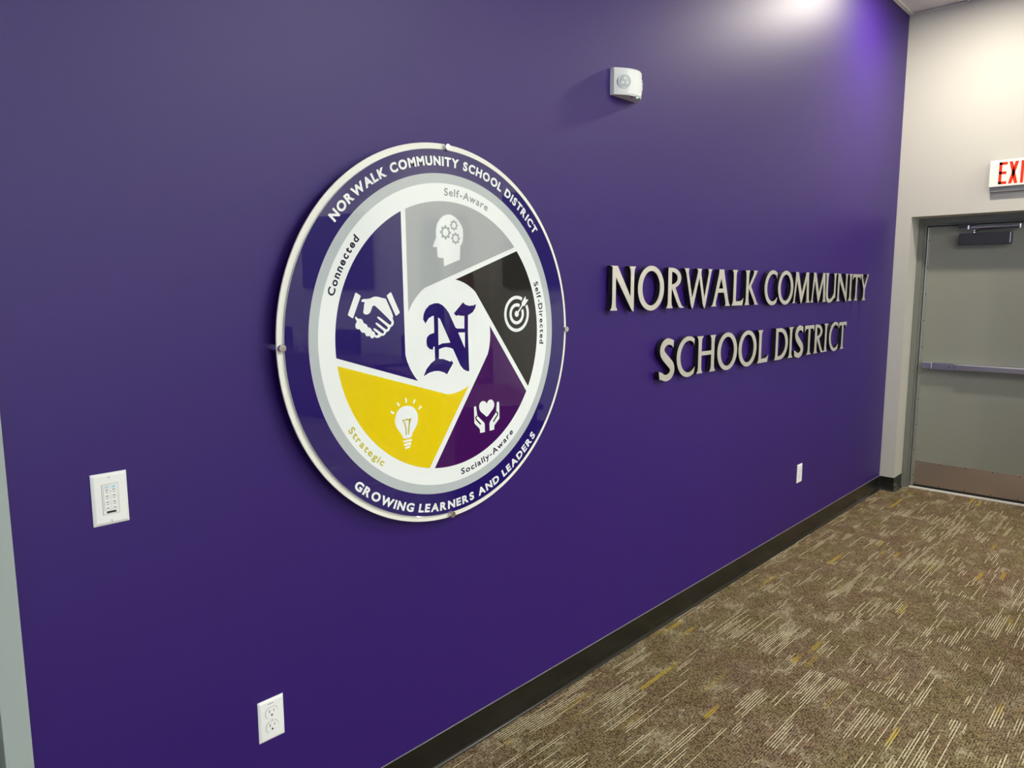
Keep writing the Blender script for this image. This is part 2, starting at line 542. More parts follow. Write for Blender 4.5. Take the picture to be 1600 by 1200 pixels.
for y in ty:
    if Y_MIN < y < -.05: box('ceiling_tee', X_MIN, L, y - .012, y + .012, H_ROOM, H_ROOM + .03, GRID, ce)
for x in tx:
    if X_MIN < x < L - .05: box('ceiling_tee', x - .012, x + .012, Y_MIN, 0, H_ROOM + .001, H_ROOM + .03, GRID, ce)
# perimeter angle
boxes('wall_angle', [(X_MIN, L, -.019, 0, H_ROOM, H_ROOM + .003), (X_MIN, L, -.024, -.021, H_ROOM + .001, H_ROOM + .02)], GRID, ce)
boxes('wall_angle', [(L - .012, L, Y_MIN, 0, H_ROOM, H_ROOM + .003)], TILE, ce)

# cove base
def cove(name, p0, p1, nrm, parent, cap=(0, 0)):
    """vinyl cove base from p0 to p1 (x, y on the wall face); nrm = direction into the room"""
    prof = [(0, BASE_H), (.0032, BASE_H - .0008), (.0035, .022), (.0050, .012), (.0090, .0048), (.0135, .0018), (.0140, 0), (0, 0)]
    bm = bmesh.new(); ends = []
    for (px, py), e in ((p0, cap[0]), (p1, cap[1])):
        ends.append([bm.verts.new((px + nrm[0] * d + e * d * (p1[0] - p0[0]) / max(abs(p1[0] - p0[0]) + abs(p1[1] - p0[1]), 1e-9), py + nrm[1] * d + e * d * (p1[1] - p0[1]) / max(abs(p1[0] - p0[0]) + abs(p1[1] - p0[1]), 1e-9), z)) for d, z in prof])
    n = len(prof)
    for i in range(n):
        j = (i + 1) % n
        bm.faces.new((ends[0][i], ends[0][j], ends[1][j], ends[1][i]))
    bm.faces.new(ends[0]); bm.faces.new(ends[1])
    me = finish(bm, name)
    for p in me.polygons: p.use_smooth = len(p.vertices) == 4
    me.set_sharp_from_angle(angle=R_(35))
    return link(name, me, RUBBER, parent)
bb = struct(empty('baseboard_back', (0, 0, 0)))
seams = [DX1 + .002, .6, 1.275, 2.49, 3.71, L]
for a, b in zip(seams, seams[1:]):
    cove('base_section', (a + .0005, 0), (b - .0005, 0), (0, -1), bb, (0, -1 if b == L else 0))
box('pale_bead', DX1 + .002, L - .004, -.0028, 0, BASE_H, BASE_H + .0028, BEAD, bb, .0008)['label'] = 'thin pale line on top of the base'  # thin pale strip along the top edge of the base
bb.children[0]['label'] = 'short length of black vinyl cove base'
br = struct(empty('baseboard_right', (L, 0, 0)))
for args in (((0, -.004), (0, RY0), (-1, 0), (0, 1)), ((0, RY0), (.19, RY0), (0, -1), (-1, 0)), ((0, RY1), (0, Y_MIN - 0), (-1, 0), (0, 0))):
    cove('base_section', args[0], args[1], args[2], br, args[3])

# ------------------------------------------------------------------ exit door in its recess
d1 = struct(empty('door_1', (0, 0, 0)))
FX, DXF = 5.19, 5.236                              # frame face, door leaf face
LY0, LY1, LZ = -.163, -1.074, 1.997
boxes('frame', [(FX, L + RD, -.140, RY0 - .0006, 0, RZ), (FX, L + RD, RY1, RY1 + .038, 0, RZ), (FX, L + RD, RY1 + .038, -.140, 2.020, RZ - .0006),
                (FX + .018, L + RD, -.1535, -.140, 0, 2.020), (FX + .018, L + RD, RY1 + .038, RY1 + .0515, 0, 2.020), (FX + .018, L + RD, RY1 + .0515, -.1535, 2.0065, 2.020)], FRAMEGREY, d1, 0.0008)
boxes('stop', [(DXF + .046, L + RD, LY0 - .03, -.1535, 0, 2.0065), (DXF + .046, L + RD, RY1 + .0515, LY1 + .03, 0, 2.0065), (DXF + .046, L + RD, LY1 + .03, LY0 - .03, 1.97, 2.0065)], FRAMEGREY, d1)
box('leaf', DXF, DXF + .044, LY1, LY0 - .012, .018, LZ, DOORGREY, d1, 0.0015)
hg = box('continuous_hinge', DXF - .006, DXF + .02, LY0 - .014, LY0 + .007, .018, LZ, HINGE, d1, 0.001)
kn = lathe_mesh('hinge_knuckle', [(0, 0), (.0055, 0), (.0055, LZ - .02), (0, LZ - .02)], 'z', 12)
link('hinge_knuckle', kn, HINGE, hg, (DXF - .008, LY0 + .002, .019))
scr = lathe_mesh('screw', [(.0042, 0), (.0036, .0012), (0, .0018)], '-x', 12)
for k in range(10): link('screw', scr, CHROME, hg, (DXF - .006, LY0 - .009, .10 + k * .2))
th = box('threshold', 5.212, DXF + .05, LY1 - .02, LY0 + .022, -.004, .012, SILL, d1, 0.003)
kp = box('kick_plate', DXF - .0016, DXF - .0001, LY1 + .03, -.182, .03, .215, STEEL, d1, 0.0006)
for z in (.038, .207):
    for k in range(6): link('screw', scr, CHROME, kp, (DXF - .0016, -.188 - k * .168, z))
box('door_sweep', DXF - .004, DXF - .0001, LY1 + .01, -.178, .0125, .0285, BLACKP, d1)
# panic bar
pb = empty('panic_bar', (0, 0, 0)); pb.parent = d1
box('rail', DXF - .050, DXF - .0002, LY1 + .05, -.200, .944, .989, BARSTEEL, pb, 0.004)
box('end_cap', DXF - .058, DXF - .0002, -.262, -.192, .940, .993, BARSTEEL, pb, 0.007, 3)
box('cover_plate', DXF - .056, DXF - .048, -.405, -.26, .942, .991, BARSTEEL, pb, 0.002)
box('touch_bar', DXF - .074, DXF - .045, LY1 + .16, -.408, .945, .988, BARSTEEL, pb, 0.006, 3)
link('screw', scr, SLOT, pb, (DXF - .056, -.375, .967))
box('latch_case', DXF - .07, DXF - .0002, LY1 + .04, LY1 + .16, .925, 1.008, BARSTEEL, pb, 0.008, 3)
# closer
cl = empty('door_closer', (0, 0, 0)); cl.parent = d1
box('body', DXF - .062, DXF - .0002, -.692, -.376, 1.855, 1.937, CLOSER, cl, 0.004)
box('valve_strip', DXF - .0632, DXF - .0612, -.690, -.683, 1.862, 1.932, CHROME, cl, 0.0008)
lathe('spindle', [(.009, 0), (.009, .022), (0, .022)], CHROME, cl, (DXF - .03, -.462, 1.936), 'z', 16)
link('main_arm', tube_mesh('main_arm', [(DXF - .034, -.462, 1.950), (DXF - .040, -.500, 1.962), (DXF - .055, -.735, 1.966)], .0055), CLOSER, cl)
box('forearm', DXF - .060, DXF - .046, -.738, -.425, 1.972, 1.980, CHROME, cl, 0.002)
lathe('elbow_pin', [(.0001, 0), (.008, 0), (.008, .026), (0, .026)], CHROME, cl, (DXF - .054, -.738, 1.960), 'z', 16)
box('frame_shoe', DXF - .058, DXF - .030, -.440, -.365, 1.976, 2.0064, CLOSER, cl, 0.003)
lathe('shoe_pin', [(.0001, 0), (.009, 0), (.009, .026), (0, .026)], CHROME, cl, (DXF - .052, -.427, 1.966), 'z', 16)

# ------------------------------------------------------------------ door left of the accent wall
d2 = struct(empty('door_2', (0, 0, 0)))
FY = -.014
boxes('frame', [(DX1 - .0475, DX1 + .0005, FY, -.0005, 0, DH + .03), (DX0 - .0005, DX0 + .0475, FY, -.0005, 0, DH + .03), (DX0 + .0475, DX1 - .0475, FY, -.0005, DH - .02, DH + .03)], FRAMEPALE, d2, 0.0012)
boxes('jamb', [(DX1 - .047, DX1 - .001, -.0005, T, 0, DH - .001), (DX0 + .001, DX0 + .047, -.0005, T, 0, DH - .001), (DX0 + .047, DX1 - .047, -.0005, T, DH - .02, DH - .001)], FRAMEPALE, d2)
box('leaf', DX0 + .051, DX1 - .051, .045, .09, .01, DH - .025, DOORGREY, d2, 0.0015)
lathe('door_knob', [(.028, 0), (.028, .006), (.011, .01), (.011, .03), (.027, .042), (.027, .06), (.012, .07), (0, .07)], CHROME, d2, (DX0 + .12, .045, 1.0))
struct(box('light_stop_side', DX0 - .1, DX1 + .1, T + .02, T + .06, 0, DH + .1, FARWALL))  # unseen panel added behind the side door to shut out sky light
struct(box('light_stop_exit', L + RD + .01, L + RD + .05, RY1 - .1, 0, -.1, RZ + .1, FARWALL))  # unseen panel added to stop sky light leaking round the exit door

# ------------------------------------------------------------------ round sign
MX, MZ, RR = 0.5296, 1.4094, 0.5633
YB0, YB1, YF = -.036, -.0415, -.0470
sign = empty('round_sign', (MX, 0, MZ), 'large round acrylic wall sign with five coloured wedges around a blackletter N', 'wall sign')
def sp(name, shapes, y0, y1, m, parent=sign, label=None):
    o = plate(name, shapes, y0, y1, m, parent, 0, 0, RR)
    if label: o['label'] = label
    return o
lathe('backing_panel', [(0, -YB0), (RR - .001, -YB0), (RR, -YB0 + .001), (RR, -YB1 - .001), (RR - .001, -YB1), (0, -YB1)], RIMWHITE, sign, n=160)
lathe('acrylic_face', [(0, -YB1), (RR * .970, -YB1), (RR * .970, -YF + .0006), (RR * .969, -YF), (0, -YF)], ACRYLIC, sign, n=160)
e1, e2, e3 = YF - .0003, YF - .0006, YF - .0009
band = sp('lettering_band', [[circ(0, 0, .968, 192), circ(0, 0, .849, 192)]], YF, e1, A_PURPLE, label='deep indigo outer ring carrying white capitals')
sp('silver_band', [[circ(0, 0, .849, 192), circ(0, 0, .800, 192)]], YF, e1, A_GREY, label='silver grey ring')
field = sp('white_field', [[circ(0, 0, .800, 192)]], YF, e1, A_WHITE, label='white disc carrying five small words')

def text_arc(s, r_base, cap, a0, a1, m, parent, y, inward=False, bold=0.042, track=0.135, word=0.34):
    """set text round an arc from angle a0 to a1 (degrees); inward = letters with feet outward (bottom of the ring)"""
    top, bot = cap_height(bold)
    k = cap / (top - bot)
    items, x = [], 0.0
    for ch in s:
        if ch == ' ': x += word; prev_ = ' '; continue
        vs, fs = glyph(ch, bold)
        x0, x1 = min(v[0] for v in vs), max(v[0] for v in vs)
        SL = 'AWVYTLKvwy'
        if items and prev_ != ' ' and track:
            x -= {0: 0.0, 1: .035, 2: .085}[(prev_ in SL) + (ch in SL)] if prev_ + ch not in ('LK', 'KL', 'TL') else .0
        items.append((ch, vs, fs, x, x0, x1 - x0)); x += (x1 - x0) + track; prev_ = ch
    total = x - track
    span = abs(R_(a1 - a0)) * (r_base - cap / 2 if inward else r_base + cap / 2)
    kx = span / total                              # condense or widen to the measured run
    sgn = 1 if inward else -1
    for ch, vs, fs, xs, x0, w in items:
        mid = xs + w / 2
        ang = R_(a0) + sgn * mid / total * abs(R_(a1 - a0))
        rd = Vector((math.cos(ang), math.sin(ang)))
        tx_ = Vector((math.sin(ang), -math.cos(ang))) * (-1 if inward else 1)
        upv = -rd if inward else rd
        bm = bmesh.new()
        V = []
        for vx, vy in vs:
            q = rd * r_base + tx_ * ((vx - x0 - w / 2) * kx) + upv * ((vy - bot) * k)
            V.append(q * RR)
        F0 = [bm.verts.new((q.x, y, q.y)) for q in V]
        for f in fs:
            try: bm.faces.new([F0[i] for i in f])
            except ValueError: pass
        bmesh.ops.remove_doubles(bm, verts=bm.verts, dist=1e-6)
        r = bmesh.ops.extrude_face_region(bm, geom=list(bm.faces))
        for g in r['geom']:
            if isinstance(g, bmesh.types.BMVert): g.co.y += .0003
        link('letter', finish(bm, 'letter'), m, parent)

text_arc('NORWALK COMMUNITY SCHOOL DISTRICT', .887, .047, 140.9, 40.2, A_WHITE, band, e2)
text_arc('GROWING LEARNERS AND LEADERS', .947, .046, -132.2, -42.6, A_WHITE, band, e2, True)
text_arc('Self-Aware', .738, .039, 91.7, 67.0, A_GTEXT, field, e2, bold=.022, track=.13)
text_arc('Self-Directed', .736, .037, 23.0, -6.0, A_DARKTEXT, field, e2, bold=.026, track=.14)
text_arc('Connected', .741, .039, 162.6, 138.7, A_DARKTEXT, field, e2, bold=.030, track=.15)
text_arc('Strategic', .777, .036, -147.6, -126.3, A_YTEXT, field, e2, True, bold=.024, track=.14)
text_arc('Socially-Aware', .775, .035, -84.4, -50.0, A_DARKTEXT, field, e2, True, bold=.024, track=.14)

RW, RI = .709, .309
def wedge(t0, m, label):
    P = lambda r, a: (r * math.cos(R_(a)), r * math.sin(R_(a)))
    lp = circ(0, 0, RI, 10, a0=t0 + 78.2, a1=t0 + 108.6, end=True) + circ(0, 0, RW, 40, a0=t0 + 69.3, a1=t0, end=True)
    o = sp('wedge', [[lp]], e1, e2, m)
    o['label'] = label
    return o
w_grey = wedge(44.0, A_WEDGEGREY, 'grey wedge with a white head in profile')
w_ind = wedge(115.9, A_PURPLE, 'indigo wedge with a white handshake')
w_yel = wedge(188.2, A_YELLOW, 'yellow wedge with a white light bulb')
w_plum = wedge(260.5, A_MAGENTA, 'plum wedge with white hands below a heart')
w_blk = wedge(332.4, A_BLACK, 'black wedge with a white target and arrow')
HAND_TOP = [(-0.5596, 0.1962), (-0.5526, 0.2094), (-0.5109, 0.2095), (-0.4935, 0.2169), (-0.4774, 0.2207), (-0.456, 0.2183), (-0.4346, 0.2125), (-0.4161, 0.2101), (-0.4116, 0.205), (-0.3706, 0.1251), (-0.3758, 0.1118), (-0.3686, 0.0969), (-0.369, 0.0846), (-0.3769, 0.0736), (-0.3896, 0.0685), (-0.3941, 0.0575), (-0.4027, 0.0489), (-0.4166, 0.0451), (-0.4225, 0.0342), (-0.4351, 0.0274), (-0.4487, 0.0288), (-0.4543, 0.0224), (-0.468, 0.0186), (-0.4814, 0.0215), (-0.4892, 0.0275), (-0.4822, 0.0359), (-0.4756, 0.0316), (-0.4689, 0.032), (-0.4633, 0.0372), (-0.4672, 0.0419), (-0.4934, 0.0607), (-0.4905, 0.0672), (-0.4825, 0.0673), (-0.4402, 0.0384), (-0.4319, 0.0402), (-0.4289, 0.0479), (-0.4329, 0.0536), (-0.4792, 0.0865), (-0.4776, 0.0941), (-0.4682, 0.0938), (-0.419, 0.0586), (-0.4093, 0.0593), (-0.405, 0.0658), (-0.4089, 0.0727), (-0.4675, 0.1158), (-0.4678, 0.1224), (-0.4578, 0.1232), (-0.3989, 0.0823), (-0.3893, 0.0797), (-0.3821, 0.0873), (-0.3832, 0.0963), (-0.4736, 0.173), (-0.4855, 0.1781), (-0.4949, 0.1734), (-0.5007, 0.1594), (-0.5079, 0.1443), (-0.52, 0.136), (-0.5358, 0.1342), (-0.5473, 0.141), (-0.5483, 0.1486), (-0.5438, 0.1669), (-0.5418, 0.1862), (-0.5363, 0.1943)]
HAND_LOW = [(-0.597, 0.121), (-0.5933, 0.1294), (-0.578, 0.115), (-0.5663, 0.1168), (-0.5536, 0.1099), (-0.549, 0.0935), (-0.5399, 0.0921), (-0.5284, 0.084), (-0.5248, 0.073), (-0.5143, 0.0721), (-0.504, 0.0633), (-0.5003, 0.0533), (-0.4884, 0.0506), (-0.4821, 0.0403), (-0.4865, 0.0295), (-0.4935, 0.02), (-0.5015, 0.0182), (-0.5106, 0.0241), (-0.5143, 0.0331), (-0.5264, 0.0289), (-0.538, 0.0343), (-0.5427, 0.0487), (-0.5545, 0.0477), (-0.5659, 0.0552), (-0.5707, 0.0673), (-0.5823, 0.0656), (-0.5936, 0.0726), (-0.5965, 0.0856), (-0.5901, 0.0982), (-0.5856, 0.1039)]
CUFF_A = [(-0.5901, 0.2386), (-0.585, 0.2392), (-0.5616, 0.2256), (-0.5607, 0.222), (-0.6063, 0.1223), (-0.611, 0.1197), (-0.6337, 0.1332), (-0.635, 0.1381)]
CUFF_B = [(-0.3844, 0.2401), (-0.3802, 0.2395), (-0.3304, 0.1419), (-0.3319, 0.1363), (-0.3515, 0.124), (-0.3565, 0.1264), (-0.4075, 0.2226), (-0.4055, 0.2264)]
HEAD = [(0.0005, 0.6433), (0.0261, 0.6425), (0.0547, 0.6313), (0.0798, 0.6118), (0.0978, 0.5904), (0.1067, 0.5696), (0.1082, 0.5457), (0.1058, 0.5135), (0.0963, 0.4944), (0.0858, 0.4833), (0.082, 0.4109), (-0.0305, 0.3738), (-0.0343, 0.4171), (-0.0648, 0.4167), (-0.075, 0.4237), (-0.0785, 0.4716), (-0.1061, 0.4711), (-0.1031, 0.4797), (-0.0833, 0.5205), (-0.0835, 0.5592), (-0.0749, 0.5905), (-0.0554, 0.6162), (-0.0306, 0.6346)]
GEARS = [(-0.0175, 0.5498, 0.0377, 0.0196), (0.0417, 0.5892, 0.028, 0.0145), (0.0528, 0.5217, 0.0313, 0.0167)]
TARGET = [0.5292, 0.1091, 0.1058, 0.0868, 0.0618, 0.0429, 0.0174]
ARROW = [(0.5363, 0.1192), (0.5395, 0.1246), (0.572, 0.1588), (0.5736, 0.1752), (0.6047, 0.2121), (0.609, 0.1927), (0.6311, 0.1909), (0.5965, 0.1546), (0.5801, 0.1536), (0.5476, 0.1189), (0.5443, 0.1124)]
BULB = [(-0.2946, -0.3379), (-0.2666, -0.3437), (-0.2418, -0.3631), (-0.2281, -0.3876), (-0.2256, -0.4158), (-0.2327, -0.4428), (-0.2509, -0.4681), (-0.2672, -0.486), (-0.2725, -0.508), (-0.3257, -0.5073), (-0.3299, -0.4916), (-0.3417, -0.4724), (-0.3624, -0.4494), (-0.3738, -0.4231), (-0.3748, -0.4057), (-0.3694, -0.3768), (-0.3551, -0.354), (-0.3318, -0.3408), (-0.3132, -0.3374)]
BULB_RAYS = [[(-0.3028, -0.2971), (-0.3025, -0.3207)], [(-0.2452, -0.3111), (-0.2552, -0.3318)], [(-0.2024, -0.3515), (-0.222, -0.3643)], [(-0.3585, -0.3142), (-0.3462, -0.3334)], [(-0.4003, -0.3556), (-0.3797, -0.3676)]]
BULB_THREADS = [[(-0.3261, -0.5211), (-0.2706, -0.5209)], [(-0.3204, -0.5396), (-0.2755, -0.5379)], [(-0.3146, -0.5569), (-0.2816, -0.5534)]]
FILAMENT = [[(-0.3065, -0.4877), (-0.3072, -0.4574), (-0.3142, -0.4289), (-0.3275, -0.4059), (-0.3106, -0.4119), (-0.2996, -0.4071), (-0.2873, -0.4126), (-0.2735, -0.4044), (-0.2864, -0.4378), (-0.2918, -0.4874)]]
HEART = [(0.2781, -0.3945), (0.2842, -0.3844), (0.2948, -0.3759), (0.3099, -0.374), (0.325, -0.3805), (0.3355, -0.3948), (0.3375, -0.4124), (0.3291, -0.4289), (0.3092, -0.446), (0.2773, -0.474), (0.261, -0.4593), (0.2315, -0.4382), (0.2199, -0.4239), (0.2157, -0.4063), (0.2203, -0.3876), (0.2352, -0.3776), (0.25, -0.3757), (0.2648, -0.3811), (0.2736, -0.3897)]
PALM_A = [(0.1759, -0.4025), (0.1852, -0.3973), (0.1933, -0.4036), (0.1997, -0.4513), (0.2063, -0.4596), (0.256, -0.5029), (0.2589, -0.513), (0.2605, -0.5567), (0.2228, -0.5571), (0.2215, -0.538), (0.2157, -0.5285), (0.1782, -0.4953)]
PALM_B = [(0.3591, -0.3975), (0.3678, -0.3931), (0.3777, -0.3997), (0.3795, -0.4935), (0.3375, -0.5295), (0.3357, -0.5535), (0.2991, -0.5554), (0.298, -0.512), (0.3042, -0.5008), (0.3488, -0.4576), (0.3535, -0.4494)]
GROOVES = [[(0.1985, -0.4554), (0.1887, -0.4648), (0.1915, -0.4737), (0.2278, -0.5076)], [(0.355, -0.4507), (0.3648, -0.4618), (0.3635, -0.4715), (0.3285, -0.5064)]]
MONO = [(-0.1638, 0.078), (-0.1792, 0.0992), (-0.1757, 0.1255), (-0.1609, 0.1514), (-0.1345, 0.1729), (-0.0995, 0.182), (-0.0731, 0.1815), (-0.0466, 0.1712), (-0.023, 0.1528), (-0.0023, 0.1297), (0.0453, 0.0482), (0.0577, 0.0431), (0.1098, 0.0409), (0.1109, 0.1091), (0.0807, 0.1114), (0.0632, 0.1151), (0.0514, 0.1108), (0.0343, 0.125), (0.1019, 0.1832), (0.1194, 0.1704), (0.1448, 0.1639), (0.177, 0.1647), (0.1999, 0.1713), (0.1931, 0.1503), (0.1733, 0.1274), (0.1377, 0.112), (0.1363, 0.0187), (0.1429, -0.1964), (0.1268, -0.195), (0.1013, -0.1834), (0.0763, -0.1579), (0.0248, -0.0659), (0.0034, -0.0577), (-0.027, -0.0526), (-0.0512, -0.0552), (-0.0752, -0.0619), (-0.0763, -0.1126), (-0.0464, -0.1148), (-0.0162, -0.1253), (0.005, -0.1338), (0.0125, -0.1274), (0.0252, -0.1423), (-0.0207, -0.1996), (-0.0418, -0.1876), (-0.0776, -0.1767), (-0.1073, -0.1751), (-0.1426, -0.1798), (-0.1823, -0.1956), (-0.1624, -0.1592), (-0.1298, -0.1303), (-0.1031, -0.1165), (-0.1044, -0.0443), (-0.1133, -0.046), (-0.1177, -0.0614), (-0.1398, -0.0556), (-0.1567, -0.0389), (-0.1602, -0.0165), (-0.1557, 0.0055), (-0.138, 0.0202), (-0.1058, 0.0276), (-0.1068, 0.1169), (-0.1185, 0.115), (-0.1419, 0.1046), (-0.1567, 0.0875)]
MONO_HOLES = [[(-0.0776, 0.1071), (-0.063, 0.0976), (0.0069, -0.0303), (-0.0205, -0.031), (-0.0507, -0.0316), (-0.0778, -0.04)], [(0.0635, 0.0211), (0.114, 0.0197), (0.1126, -0.0691)]]
sp('icon_cuff', [[CUFF_A]], e2, e3, A_WHITE, w_ind); sp('icon_cuff', [[CUFF_B]], e2, e3, A_WHITE, w_ind)
sp('icon_hand', [[smooth_closed(HAND_TOP)]], e2, e3, A_WHITE, w_ind); sp('icon_hand', [[smooth_closed(HAND_LOW)]], e2, e3 + .00005, A_WHITE, w_ind)
sp('icon_head', [[HEAD]], e2, e3, A_WHITE, w_grey)
for gx, gz, gr, gh in GEARS:
    lp = []
    for k in range(8):
        a = k * 45 + 90
        for da, r in ((-13, .80), (-9, 1.0), (9, 1.0), (13, .80)):
            lp.append((gx + gr * r * math.cos(R_(a + da)), gz + gr * r * math.sin(R_(a + da))))
    sp('icon_gear', [[lp, circ(gx, gz, gh, 24)]], e3, e3 - .0002, A_WEDGEGREY, w_grey)
tx0, tz0, ta, tb, tc_, td, te = TARGET
sp('icon_ring', [[arcband(tx0, tz0, tb, ta, 62.0, 390.0)]], e2, e3, A_WHITE, w_blk)
sp('icon_ring', [[arcband(tx0, tz0, td, tc_, 63.0, 387.0)]], e2, e3, A_WHITE, w_blk)
sp('icon_bullseye', [[circ(tx0, tz0, te, 24)]], e2, e3 - .0001, A_WHITE, w_blk); sp('icon_arrow', [[ARROW]], e2, e3, A_WHITE, w_blk)
sp('icon_bulb', [[smooth_closed(BULB)]], e2, e3, A_WHITE, w_yel)
for s_ in BULB_RAYS: sp('icon_ray', [[stroke(s_, .0105)]], e2, e3, A_WHITE, w_yel)
for s_ in BULB_THREADS: sp('icon_thread', [[stroke(s_, .0115)]], e2, e3, A_WHITE, w_yel)
sp('icon_filament', [[stroke(s_, .0075)] for s_ in FILAMENT], e3, e3 - .0002, A_YTEXT, w_yel)
sp('icon_heart', [[smooth_closed(HEART)]], e2, e3, A_WHITE, w_plum)
for pl, gv in ((PALM_A, GROOVES[0]), (PALM_B, GROOVES[1])):
    sp('icon_palm', [[pl]], e2, e3, A_WHITE, w_plum); sp('icon_thumb_line', [[stroke(gv, .009)]], e3, e3 - .0002, A_BLACK, w_plum)
sp('monogram', [[MONO] + MONO_HOLES], e1, e2, A_PURPLE, sign, 'indigo blackletter capital N in the middle of the sign')
so_prof = [(0, 0), (.0095, 0), (.0095, .0358), (.005, .0359), (.005, -YF + .0007), (.0100, -YF + .0007), (.0104, -YF + .0015), (.0104, -YF + .0058), (.0092, -YF + .0075), (0, -YF + .0078)]
so_me = lathe_mesh('standoff', so_prof, '-y', 32)
for a in (90, 180, 270, 0):
    link('standoff', so_me, CHROME, sign, (RR * .983 * math.cos(R_(a)), 0, RR * .983 * math.sin(R_(a))))

# ------------------------------------------------------------------ raised wall letters
def stem(xc, w, z0=0.0, z1=1.0, sb=None, st=None):
    """vertical stroke with flared ends; sb / st = half widths of the foot and head"""
    h = w / 2; sb = h if sb is None else sb; st = h if st is None else st
    f = .11
    Lp = [(xc - sb, z0), (xc - sb + .008, z0 + .025), (xc - h - (sb - h) * .25, z0 + f * .65), (xc - h, z0 + f * 1.6),
          (xc - h, z1 - f * 1.6), (xc - h - (st - h) * .25, z1 - f * .65), (xc - st + .008, z1 - .025), (xc - st, z1)]
    return Lp + [(2 * xc - a, b) for a, b in reversed(Lp)]

def bowl_ring(cx, cz, rx, rz, ix, iz, dx=0.0):
    return [circ(cx, cz, rx, 56, rz), circ(cx + dx, cz, ix, 56, iz)]

def curve_pts(keys, n=7):
    """Catmull-Rom through (x, z, width) keys"""
    out = []
    K = [keys[0]] + keys + [keys[-1]]
    for i in range(1, len(K) - 2):
        p0, p1, p2, p3 = K[i - 1:i + 3]
        for k in range(n):
            t = k / n
            out.append(tuple(.5 * (2 * p1[j] + (p2[j] - p0[j]) * t + (2 * p0[j] - 5 * p1[j] + 4 * p2[j] - p3[j]) * t * t + (3 * p1[j] - p0[j] - 3 * p2[j] + p3[j]) * t ** 3) for j in range(3)))
    out.append(keys[-1])
    return out

def cstroke(keys, n=7):
    p = curve_pts(keys, n)
    return stroke([(a, b) for a, b, _ in p], [w for _, _, w in p])

